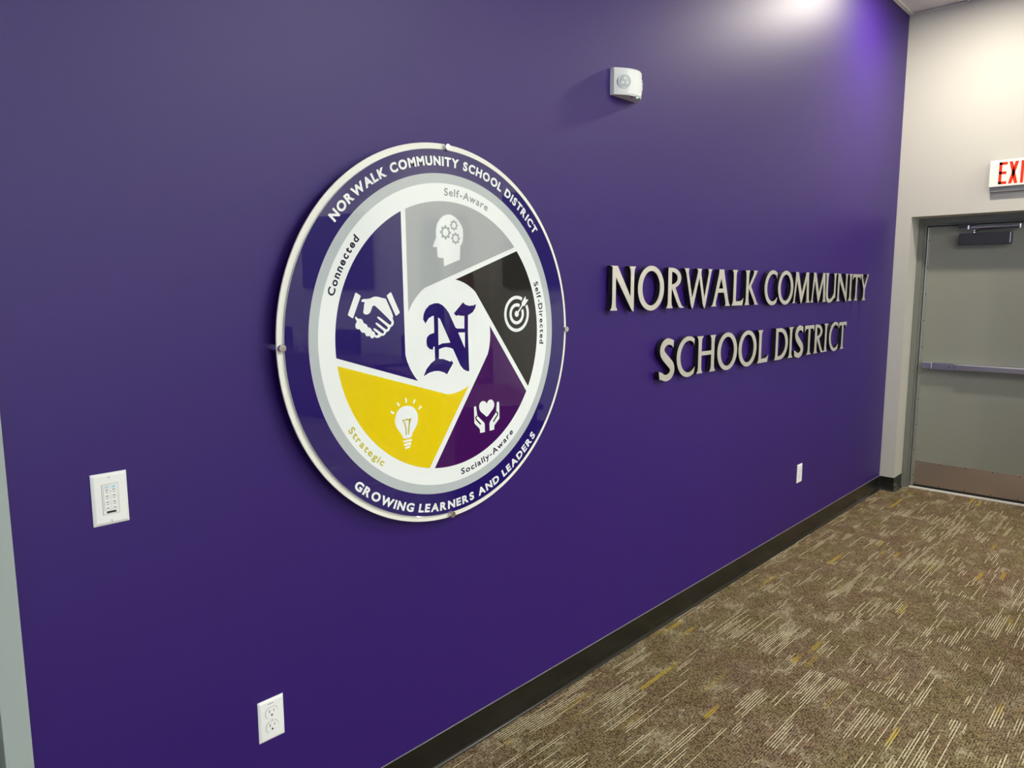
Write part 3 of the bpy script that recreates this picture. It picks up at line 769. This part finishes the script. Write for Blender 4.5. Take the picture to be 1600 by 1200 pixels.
def glyph_big(ch):
    """list of overlapping shapes (each a list of loops), cap height 1; returns shapes, width"""
    if ch == 'N':
        return [[stem(.142, .135, sb=.135, st=.07)], [stem(.868, .135, z0=.10, sb=.0675, st=.13)],
                [[(.0, 1), (.27, 1), (.80, .30), (.9355, .13), (.930, -.045), (.87, -.02), (.80, .06), (.19, .77), (.075, .97)]]], 1.0
    if ch == 'O':
        return [bowl_ring(.571, .497, .571, .533, .385, .412)], 1.142
    if ch == 'C':
        o = [(.572 + .572 * math.cos(R_(a)), .497 + .533 * math.sin(R_(a))) for a in range(56, 306, 5)]
        i = [(.60 + .425 * math.cos(R_(a)), .497 + .418 * math.sin(R_(a))) for a in range(302, 52, -5)]
        return [[o + [(.925, .205), (.905, .045)][::-1][1:] + [(.935, .21)] + i + [(.868, .775), (.872, .965)]]], .92
    if ch == 'R':
        bo = [(.23 + .455 * math.cos(R_(a)), .745 + .255 * math.sin(R_(a))) for a in range(90, -91, -9)]
        bi = [(.23 + .285 * math.cos(R_(a)), .745 + .155 * math.sin(R_(a))) for a in range(-90, 91, 9)]
        return [[stem(.155, .168, sb=.148, st=.0845)], [[(.07, 1)] + bo + [(.20, .49), (.20, .59)] + bi + [(.20, .90), (.085, .96)]],
                [[(.22, .53), (.40, .53), (.62, .20), (.74, .055), (.885, 0), (.655, 0), (.585, .04), (.52, .12)]]], .885
    if ch == 'W':
        return [[[(.0, 1), (.262, 1), (.235, .96), (.225, .88), (.44, .23), (.50, .14), (.465, -.045), (.41, .0), (.365, .08), (.10, .88), (.05, .96)]],
                [[(.465, -.045), (.51, .05), (.80, .84), (.835, .92), (.845, 1), (.70, 1), (.695, .90), (.42, .20), (.40, .08)]],
                [[(.645, 1), (.905, 1), (.875, .96), (.865, .88), (1.06, .25), (1.13, .14), (1.10, -.045), (1.04, .0), (.99, .08), (.74, .88), (.70, .96)]],
                [[(1.10, -.045), (1.15, .08), (1.39, .87), (1.42, .96), (1.465, 1), (1.23, 1), (1.265, .96), (1.272, .88), (1.06, .23), (1.03, .08)]]], 1.465
    if ch == 'A':
        return [[[(.0, 0), (.30, 0), (.262, .04), (.258, .11), (.545, .80), (.56, 1), (.40, 1), (.415, .96), (.40, .88), (.125, .13), (.075, .04)]],
                [[(.40, 1), (.69, 1), (.68, .96), (.98, .14), (1.04, .04), (1.10, 0), (.79, 0), (.825, .04), (.815, .12), (.50, .84)]],
                [[(.29, .37), (.85, .37), (.80, .48), (.33, .48)]]], 1.10
    if ch == 'L':
        return [[stem(.165, .158, sb=.155, st=.155)], [[(.09, 0), (.655, 0), (.69, .10), (.725, .215), (.66, .165), (.56, .125), (.42, .118), (.09, .118)]]], .725
    if ch == 'K':
        return [[stem(.145, .16, sb=.135, st=.135)], [[(.20, .50), (.50, .86), (.535, .94), (.50, 1), (.78, 1), (.72, .94), (.64, .85), (.37, .545), (.30, .50)]],
                [[(.20, .52), (.36, .56), (.72, .13), (.80, .045), (.885, 0), (.62, 0), (.625, .04), (.56, .13)]]], .885
    if ch == 'M':
        return [[[(.0, 0), (.27, 0), (.215, .035), (.208, .10), (.375, .90), (.36, 1), (.25, 1), (.12, .11), (.075, .035)]],
                [[(.19, 1), (.43, 1), (.76, .30), (.80, .10), (.715, -.03), (.655, .06), (.29, .86)]],
                [[(.715, -.03), (.80, .06), (1.20, .90), (1.20, 1), (1.06, 1), (1.03, .88), (.69, .20)]],
                [[(1.06, 1), (1.29, 1), (1.275, .94), (1.355, .10), (1.40, .035), (1.45, 0), (1.09, 0), (1.155, .035), (1.165, .10), (1.105, .90)]]], 1.45
    if ch == 'U':
        return [[stem(.165, .165, z0=.20, sb=.083, st=.155)], [stem(.925, .14, z0=.12, sb=.07, st=.145)],
                [cstroke([(.165, .32, .165), (.185, .17, .165), (.29, .055, .15), (.47, .025, .12), (.66, .07, .12), (.82, .17, .13), (.925, .30, .14)])]], 1.08
    if ch == 'I':
        return [[stem(.19, .165, sb=.175, st=.175)]], .38
    if ch == 'T':
        return [[stem(.43, .165, sb=.19, st=.09)], [[(.015, 1), (.855, 1), (.875, .93), (.83, .78), (.79, .85), (.72, .882), (.15, .882), (.07, .85), (.0, .78), (.0, .90)]]], .87
    if ch == 'Y':
        return [[stem(.50, .165, z1=.52, sb=.20, st=.083)], [[(.0, 1), (.29, 1), (.25, .95), (.26, .88), (.50, .55), (.585, .45), (.50, .36), (.415, .43), (.12, .88), (.06, .96)]],
                [[(.50, .40), (.585, .43), (.86, .88), (.91, .96), (.98, 1), (.72, 1), (.765, .95), (.75, .88), (.47, .50)]]], .98
    if ch == 'S':
        return [[cstroke([(.655, .80, .02), (.60, .885, .115), (.50, .935, .15), (.34, .94, .17), (.19, .86, .185), (.135, .73, .20), (.20, .61, .21), (.40, .46, .22), (.575, .33, .215), (.625, .21, .20), (.55, .09, .18), (.40, .035, .165), (.24, .045, .155), (.11, .12, .13), (.02, .205, .02)])],
                [[(.665, .965), (.655, .775), (.56, .86), (.46, .93), (.50, 1.015)]], [[(.0, .21), (.04, .015), (.26, -.035), (.26, .06), (.12, .10)]]], .75
    if ch == 'H':
        return [[stem(.165, .165, sb=.155, st=.165)], [stem(.865, .165, sb=.16, st=.155)], [[(.16, .475), (.87, .475), (.87, .585), (.16, .585)]]], 1.02
    if ch == 'D':
        o = [(.42 + .60 * math.cos(R_(a)), .5 + .5 * math.sin(R_(a))) for a in range(90, -91, -6)]
        i = [(.36 + .47 * math.cos(R_(a)), .5 + .385 * math.sin(R_(a))) for a in range(-90, 91, 6)]
        return [[stem(.165, .165, sb=.14, st=.0825)], [[(.04, 1)] + o + [(.03, 0), (.12, .115)] + i + [(.12, .885), (.085, .95)]]], 1.02
def inside(p, lp):
    c_ = False
    for (ax, az), (bx, bz) in zip(lp, lp[1:] + lp[:1]):
        if (az > p[1]) != (bz > p[1]) and p[0] < (bx - ax) * (p[1] - az) / (bz - az) + ax: c_ = not c_
    return c_
def clearance(p, lp):
    if not inside(p, lp): return -1
    d = 9
    for (ax, az), (bx, bz) in zip(lp, lp[1:] + lp[:1]):
        ux, uz = bx - ax, bz - az; q = ux * ux + uz * uz or 1e-12
        t = max(0, min(1, ((p[0] - ax) * ux + (p[1] - az) * uz) / q))
        d = min(d, math.hypot(p[0] - ax - t * ux, p[1] - az - t * uz))
    return d
CAPM, LY_B, LY_F = .1727, -.0085, -.0295
ORD = ['first', 'second', 'third', 'fourth', 'fifth', 'sixth', 'seventh', 'eighth', 'ninth']
rows = [('NORWALK', 'first', 'upper', 1.4672, [1.3772, 1.5666, 1.784, 1.9264, 2.1766, 2.381, 2.520], [.172, .197, .152, .253, .190, .1245, .155]),
        ('COMMUNITY', 'second', 'upper', 1.4672, [2.744, 2.910, 3.1028, 3.362, 3.588, 3.782, 3.990, 4.060, 4.203], [.158, .200, .252, .246, .185, .190, .066, .148, .168]),
        ('SCHOOL', 'first', 'lower', 1.1606, [1.7385, 1.8825, 2.0585, 2.2537, 2.4737, 2.690], [.130, .160, .177, .204, .2025, .132]),
        ('DISTRICT', 'second', 'lower', 1.1606, [2.8985, 3.079, 3.164, 3.306, 3.450, 3.606, 3.694, 3.857], [.173, .065, .133, .142, .166, .064, .157, .134])]
for word, wn, ln, z, xs, ws in rows:
    for i, ch in enumerate(word):
        shapes, w = glyph_big(ch)
        kx = ws[i] / w
        shp = [[[(a * kx, b * CAPM) for a, b in lp] for lp in loops] for loops in shapes]
        t = empty('sign_letter', (xs[i], 0, z), f'raised silver letter {ch}, {ORD[i]} letter of the {wn} word in the {ln} line', 'sign letter', 'raised metal letters on the purple wall')
        plate('return', shp, LY_B, LY_F + .0012, LETTERSIDE, t, step=.0001)
        plate('metal_face', shp, LY_F + .0012, LY_F, LETTERFACE, t, step=.0001)['label'] = 'brushed silver front'
        # two short studs behind the most solid parts of the letter, one low and one high
        outs = [lp[0] for lp in shp]; holes = [h for lp in shp for h in lp[1:]]
        for zr in ((.12, .45), (.55, .9)):
            best = None
            for iz in range(8):
                for ix in range(1, 40):
                    px_, pz_ = ws[i] * ix / 40, CAPM * (zr[0] + (zr[1] - zr[0]) * iz / 7)
                    d_ = max((clearance((px_, pz_), o_) for o_ in outs), default=-1)
                    if any(inside((px_, pz_), h_) for h_ in holes): d_ = -1
                    if best is None or d_ > best[0]: best = (d_, px_, pz_)
            lathe('stud', [(0, -.002), (.0022, -.002), (.0022, .010), (0, .010)], CHROME, t, (best[1], 0, best[2]), n=8)

# ------------------------------------------------------------------ wall devices
def bevel_plate(name, w, h, d, parent, m=WHITEPLASTIC, e=.006):
    bm = bmesh.new()
    a = [(-w / 2, -h / 2), (w / 2, -h / 2), (w / 2, h / 2), (-w / 2, h / 2)]
    r0 = [bm.verts.new((x, 0, z)) for x, z in a]
    r1 = [bm.verts.new((x, -d * .45, z)) for x, z in a]
    r2 = [bm.verts.new((x - e * (1 if x > 0 else -1), -d, z - e * (1 if z > 0 else -1))) for x, z in a]
    for p, q in ((r0, r1), (r1, r2)):
        for i in range(4): bm.faces.new((p[i], p[(i + 1) % 4], q[(i + 1) % 4], q[i]))
    bm.faces.new(r2); bm.faces.new(r0)
    bmesh.ops.recalc_face_normals(bm, faces=bm.faces)
    return link(name, finish(bm, name, .0007, 2), m, parent)
def wall_screw(parent, x, z, y):
    o = lathe('screw', [(.0034, 0), (.003, .0009), (0, .0013)], WHITEPLASTIC, parent, (x, y, z), n=16)
    box('slot', -.0004, .0004, -.00145, -.0008, -.0026, .0026, GREYMARK, o)

kp_ = empty('lighting_keypad', (-.4205, 0, 1.1047), 'white lighting control keypad with two columns of small buttons on purple wall', 'wall switch')
bevel_plate('wall_plate', .0722, .1145, .0062, kp_)
wall_screw(kp_, 0, .0484, -.0062); wall_screw(kp_, 0, -.0484, -.0062)
box('insert_gap', -.0168, .0168, -.0064, -.006, -.0335, .0335, GREYMARK, kp_)
box('insert', -.0162, .0162, -.0072, -.006, -.0329, .0329, WHITEPLASTIC, kp_, .0006)
box('button_gap', -.0140, .0140, -.0074, -.007, -.0235, .0305, GREYMARK, kp_)
for c_ in range(2):
    for r in range(4):
        x0 = -.0137 + c_ * .0138
        z1 = .0302 - r * .0134
        bt = box('button', x0, x0 + .0136, -.0082, -.0072, z1 - .0131, z1, WHITEPLASTIC, kp_, .0004)
        box('button_print', x0 + .0038, x0 + .0098, -.00828, -.0081, z1 - .0102, z1 - .0085, GREYMARK, bt)
        if r: box('button_lamp', x0 + .0048, x0 + .0088, -.00828, -.0081, z1 - .0016, z1 - .0006, BLACKP, bt)
        else: box('button_lamp', x0 + .0030, x0 + .0106, -.00828, -.0081, z1 - .0060, z1 - .0010, mat('pale_blue_backlight', (.45, .68, .85), .4), bt)
box('sensor_window', -.0095, .0095, -.0078, -.0072, -.0305, -.0262, BLACKP, kp_)

def outlet(loc, label):
    o = empty('wall_outlet', loc, label, 'power outlet', 'duplex outlets on the purple wall')
    bevel_plate('wall_plate', .072, .1135, .0060, o)
    for s_ in (1, -1):
        zc = s_ * .0196
        lp = [(.0172 * math.cos(R_(a)), max(-.0142, min(.0142, .0172 * math.sin(R_(a))))) for a in range(0, 360, 8)]
        gp = plate('receptacle_gap', [[[(a * 1.05, b * 1.05) for a, b in lp]]], -.0060, -.0062, GREYMARK, o, 0, zc)
        rc = plate('receptacle', [[lp]], -.0060, -.0074, WHITEPLASTIC, o, 0, zc)
        box('slot', -.0072, -.0055, -.0076, -.0073, zc + .0005, zc + .0088, SLOT, rc)
        box('slot', .0055, .0070, -.0076, -.0073, zc + .0012, zc + .0082, SLOT, rc)
        lathe('ground_hole', [(.0027, 0), (.0027, .0003), (0, .0003)], SLOT, rc, (0, -.0073, zc - .0068), n=14)
    wall_screw(o, 0, 0, -.0060)
    return o
oA = outlet((-.0760, 0, .4312), 'white duplex outlet below the round sign on purple wall')
box('circuit_print', -.0100, .0010, -.00615, -.0059, .0440, .0456, GREYMARK, oA.children[0])
box('circuit_print', .0030, .0062, -.00615, -.0059, .0440, .0458, GREYMARK, oA.children[0])
outlet((3.4020, 0, .4310), 'white duplex outlet below the raised letters on purple wall')

# emergency light: prow-shaped body with two lamp heads
em = empty('emergency_light', (1.481, 0, 2.3185), 'white twin-head emergency light high on purple wall', 'emergency light')
bm = bmesh.new()
NP = 15
def plan(t):                                        # t -1..1 along the front
    return (.085 * t, -(.018 + .050 * (1 - abs(t) ** 2.0)))
top_r, bot_r = [], []
cols = []
for k in range(NP):
    t = -1 + 2 * k / (NP - 1)
    x, y = plan(t); b = 1 - abs(t) ** 1.8
    zt, zb_ = .055 - .003 * b, -.042 - .003 * b
    col = []
    for u in (0.0, .06, .5, .94, 1.0):
        inset = .004 if u in (0.0, 1.0) else 0.0
        col.append(bm.verts.new((x, y + inset, zb_ + (zt - zb_) * u)))
    cols.append(col)
for a, b in zip(cols, cols[1:]):
    for i in range(4): bm.faces.new((a[i], b[i], b[i + 1], a[i + 1]))
bl = [bm.verts.new((-.085, 0, -.042)), bm.verts.new((-.085, 0, .055))]
br_ = [bm.verts.new((.085, 0, -.042)), bm.verts.new((.085, 0, .055))]
bm.faces.new([bl[0]] + cols[0] + [bl[1]]); bm.faces.new([br_[0]] + cols[-1] + [br_[1]])
bm.faces.new([bl[0], br_[0]] + [c[0] for c in reversed(cols)]); bm.faces.new([bl[1], br_[1]] + [c[-1] for c in reversed(cols)])
bm.faces.new([bl[0], br_[0], br_[1], bl[1]])
body = link('housing', finish(bm, 'housing'), WHITEPLASTIC, em)
for p in body.data.polygons: p.use_smooth = len(p.vertices) == 4
body.data.set_sharp_from_angle(angle=R_(30))
LENSG = mat('lamp_lens_grey', (.50, .55, .55), .3)
for sgn in (-1, 1):
    t = sgn * .66
    x, y = plan(t)
    n_ang = math.atan2(.056, .085) * sgn
    hd = lathe('lamp_head', [(.0001, -.010), (.0268, -.010), (.0268, .002), (.0255, .0042), (.0240, .0042), (.0232, .0030), (0, .0030)], WHITEPLASTIC, em, (x, y + .002, .004 - .002 * 0))
    hd.rotation_euler = (0, 0, n_ang)
    lens = lathe('lens', [(.0234, .0028), (.021, .0040), (.010, .0052), (0, .0054)], LENSG, hd)
    for k in range(3):
        a = R_(90 + 120 * k)
        lathe('led_optic', [(.0062, .0046), (.0054, .0058), (.002, .0066), (0, .0068)], mat('led_optic_white', (.85, .88, .86), .15), hd, (0.0110 * math.cos(a), 0, 0.0110 * math.sin(a)), n=14)
lathe('indicator_lamp', [(.0034, 0), (.0034, .0022), (0, .0030)], LED, em, (.012, -.058, -.0445), axis='-z', n=12)
lathe('test_button', [(.0045, 0), (.0045, .002), (0, .002)], mat('dark_grey_plastic', (.10, .10, .10), .4), em, (-.010, -.048, -.0445), axis='-z', n=12)

# exit sign
ex = empty('exit_sign', (L, -.727, 2.3075), 'white exit sign with red capitals above the grey door', 'exit sign')
box('housing', -.034, 0, -.148, .148, -.118, .078, mat('grey_housing', (.30, .31, .30), .45), ex, .004)
box('face_plate', -.052, -.034, -.151, .151, -.0865, .0865, mat('white_face', (.86, .83, .74), .35), ex, .004, 3)
REDL = mat('red_letter_lens', (.80, .035, .004), .3)
def exit_letter(loops_list, y0, name='letter'):
    """letters lie in the y-z plane; local u grows to the right as seen from the room (towards -y)"""
    bm = bmesh.new()
    for lp in loops_list:
        add_plate(bm, [lp], 0, .0012)
    me = finish(bm, name)
    for v in me.vertices: v.co = Vector((-.052 - .0012 + v.co.y, y0 - v.co.x, v.co.z))
    me.flip_normals() if False else None
    return link(name, me, REDL, ex)
def rect(a, b, c_, d): return [(a, c_), (b, c_), (b, d), (a, d)]
h_, w_, s_ = .142, .046, .0165
zb0 = -.071
E_ = [rect(0, s_, zb0, zb0 + h_), rect(0, w_, zb0, zb0 + s_), rect(0, w_ * .92, zb0 + h_ / 2 - s_ / 2 + .002, zb0 + h_ / 2 + s_ / 2 + .002), rect(0, w_, zb0 + h_ - s_, zb0 + h_)]
X_ = [[(0, zb0), (.0185, zb0), (.052, zb0 + h_), (.0335, zb0 + h_)], [(.0335, zb0), (.052, zb0), (.0185, zb0 + h_), (0, zb0 + h_)]]
exit_letter(E_, .151 - .054); exit_letter(X_, .151 - .110); exit_letter([rect(0, s_, zb0, zb0 + h_)], .151 - .176)
exit_letter([rect(.015, .0315, zb0, zb0 + h_), rect(0, .0465, zb0 + h_ - s_, zb0 + h_)], .151 - .206)
lathe('test_lamp', [(.003, 0), (.003, .003), (0, .004)], WHITEPLASTIC, ex, (-.045, .030, -.0865), axis='-z', n=10)

# ------------------------------------------------------------------ ceiling downlights and added fill panels
def downlight(x, y, watts, label):
    o = empty('recessed_downlight', (x, y, H_ROOM), label, 'ceiling light', 'recessed downlights')
    lathe('trim_ring', [(.070, .0012), (.072, .004), (.092, .004), (.095, .0005), (.095, -.004), (.070, -.004)], GRID, o, axis='-z', n=40)
    lathe('lens', [(.0702, .0005), (0, .0005)], CANLENS, o, axis='-z', n=40)
    ld = bpy.data.lights.new('lamp', 'AREA'); ld.shape = 'DISK'; ld.size = .138; ld.energy = watts; ld.color = (1.0, .93, .82)
    lo = bpy.data.objects.new('lamp', ld); C.objects.link(lo); lo.parent = o; lo.location = (0, 0, -.0035)
    return o
downlight(4.12, -.54, CAN_W, 'recessed round downlight in the corner between purple wall and door wall')
for i, (x, y) in enumerate(((4.12, -3.1), (4.12, -5.5), (4.12, -7.9))):
    downlight(x, y, CAN2_W, ('recessed round downlight above the first television', 'recessed round downlight between the two televisions', 'recessed round downlight above the second television')[i])
k_ = 0
pl_ = {-3.2: 'beside the windows', -0.8: 'in the middle file', 1.65: 'in the file beside the dais'}
for y in (-2.51, -4.34, -6.17, -8.0):  # unseen panels, invented as general fill light for the room
    for x in (-0.8, 1.65):
        if y == -2.51 and x < 0: continue
        k_ += 1
        o = empty('added_fill_panel', (x, y, H_ROOM), f'added ceiling fill panel, {ORD[{-2.51: 0, -4.34: 1, -6.17: 2, -8.0: 3}[y]]} row from the purple wall, {pl_[x]}', 'ceiling light', 'added ceiling fill panels')
        boxes('frame', [(-.61, .61, -.305, -.285, -.006, .003), (-.61, .61, .285, .305, -.006, .003), (-.61, -.59, -.285, .285, -.006, .003), (.59, .61, -.285, .285, -.006, .003)], GRID, o)
        box('diffuser', -.59, .59, -.285, .285, -.003, .002, FILL_EMIT, o)

# ------------------------------------------------------------------ far end of the room (seen only as reflections in the sign)
def television(y, label):
    o = empty('television', (L - .002, y, 1.56), label, 'television', 'televisions on the door wall')
    box('cabinet', -.075, -.03, -.86, .86, 0, 1.02, BLACKP, o, .004)
    box('screen', -.0765, -.075, -.85, .85, .012, 1.008, SCREEN, o)
    box('wall_bracket', -.03, -.0005, -.3, .3, .3, .7, BLACKP, o)
television(-3.22, 'wide black television nearer the exit door')
television(-7.42, 'wide black television farther from the exit door')
def flag(y, m, label):
    o = empty('flag', (L - .30, y, 0), label, 'flag', 'flags standing between the televisions')
    lathe('stand', [(0, 0), (.14, 0), (.14, .02), (.03, .06), (.018, .10), (0, .10)], GOLD, o, axis='z')
    lathe('pole', [(.0125, .08), (.0125, 2.42), (0, 2.42)], WOOD, o, axis='z', n=16)
    lathe('finial', [(.0, 2.40), (.028, 2.44), (.02, 2.47), (.035, 2.50), (.0, 2.60)], GOLD, o, axis='z', n=16)
    bm = bmesh.new(); n = 40; prev = None
    for i in range(n + 1):
        a = i / n * 2 * math.pi * 1.5
        rr = .03 + .055 * i / n + .022 * math.sin(i * 1.3)
        p = (rr * math.cos(a), rr * math.sin(a) * 1.2)
        c_ = [bm.verts.new((p[0] * (1 + .9 * (1 - u)), p[1] * (1 + .9 * (1 - u)), .75 + 1.62 * u)) for u in (0, .3, .6, 1)]
        if prev:
            for k in range(3): bm.faces.new((prev[k], c_[k], c_[k + 1], prev[k + 1]))
        prev = c_
    cl_ = link('cloth', finish(bm, 'cloth', smooth=True), m, o)
    sol = cl_.modifiers.new('thickness', 'SOLIDIFY'); sol.thickness = .002
    return o
flag(-4.52, FLAGRED, 'red furled flag on a wooden pole with gilt finial')
flag(-5.06, FLAGBLUE, 'blue furled flag on a wooden pole with gilt finial')
desk_pts = [(2.15, -1.80), (2.95, -2.95), (3.45, -4.35), (3.72, -5.85), (3.70, -7.35), (3.40, -8.85)]
dl = ['panelled walnut desk unit, the one nearest the purple wall'] + [f'panelled walnut desk unit, {ORD[k]} from the purple wall' for k in (1, 2, 3)] + ['panelled walnut desk unit farthest from the purple wall']
for i, (a, b) in enumerate(zip(desk_pts, desk_pts[1:])):
    dx, dy = b[0] - a[0], b[1] - a[1]; ln = math.hypot(dx, dy)
    o = empty('council_desk', ((a[0] + b[0]) / 2, (a[1] + b[1]) / 2, 0), dl[i], 'desk', 'desk units of the dais', rz=math.atan2(dy, dx))
    box('desk_top', -ln / 2 + .13, ln / 2 - .13, -.02, .60, .74, .78, WOOD, o, .004)
    box('front_panel', -ln / 2 + .15, ln / 2 - .15, 0, .02, .02, .74, WOOD, o)
    box('end_panel', -ln / 2 + .15, -ln / 2 + .175, .02, .56, 0, .74, WOOD, o); box('end_panel', ln / 2 - .175, ln / 2 - .15, .02, .56, 0, .74, WOOD, o)
    box('plinth', -ln / 2 + .2, ln / 2 - .2, .005, .03, 0, .02, BLACKP, o)
def chair():
    o = empty('office_chair', (0, 0, 0), None, 'chair', 'chairs behind the dais')
    box('seat', -.25, .25, -.25, .25, .42, .50, CHAIRMAT, o, .025, 3)
    box('backrest', -.25, .25, .22, .29, .54, 1.02, CHAIRMAT, o, .03, 3)
    box('back_bar', -.03, .03, .20, .24, .44, .60, BLACKP, o)
    lathe('gas_stem', [(.028, .08), (.028, .42), (0, .42)], BLACKP, o, axis='z', n=16)
    for k in range(5):
        a = R_(72 * k)
        f = link('base_arm', tube_mesh('base_arm', [(0, 0, .10), (.28 * math.cos(a), .28 * math.sin(a), .065)], .018, 8), BLACKP, o)
        lathe('caster', [(0, -.012), (.028, -.012), (.028, .012), (0, .012)], BLACKP, o, (.28 * math.cos(a), .28 * math.sin(a), .028), axis='x', n=14)
    return o
ch0 = chair()
spots = [(3.62, -3.45, -70), (4.05, -4.95, -80), (4.28, -6.55, -92), (4.10, -7.95, -102)]
for i, (x, y, a) in enumerate(spots):
    o = ch0 if i == 0 else copy_tree(ch0)
    o.location = (x, y, 0); o.rotation_euler = (0, 0, R_(a))
    o['label'] = f'navy office chair behind the desk, {ORD[i]} from the purple wall'
# cord reel standing on the desk
rl = empty('cord_reel', (3.75, -7.75, .78), 'red plastic cord reel standing on the desk', 'cord reel', rz=R_(60))
plate('case', [[[(-.13, 0), (.13, 0), (.17, .10), (.15, .22), (.08, .36), (-.08, .36), (-.15, .22), (-.17, .10)], [(-.05, .29), (.05, .29), (.05, .33), (-.05, .33)]]], .06, -.06, REDP, rl)
lathe('hub', [(.075, .0), (.075, .07), (.05, .075), (0, .075)], BLACKP, rl, (0, 0, .14))
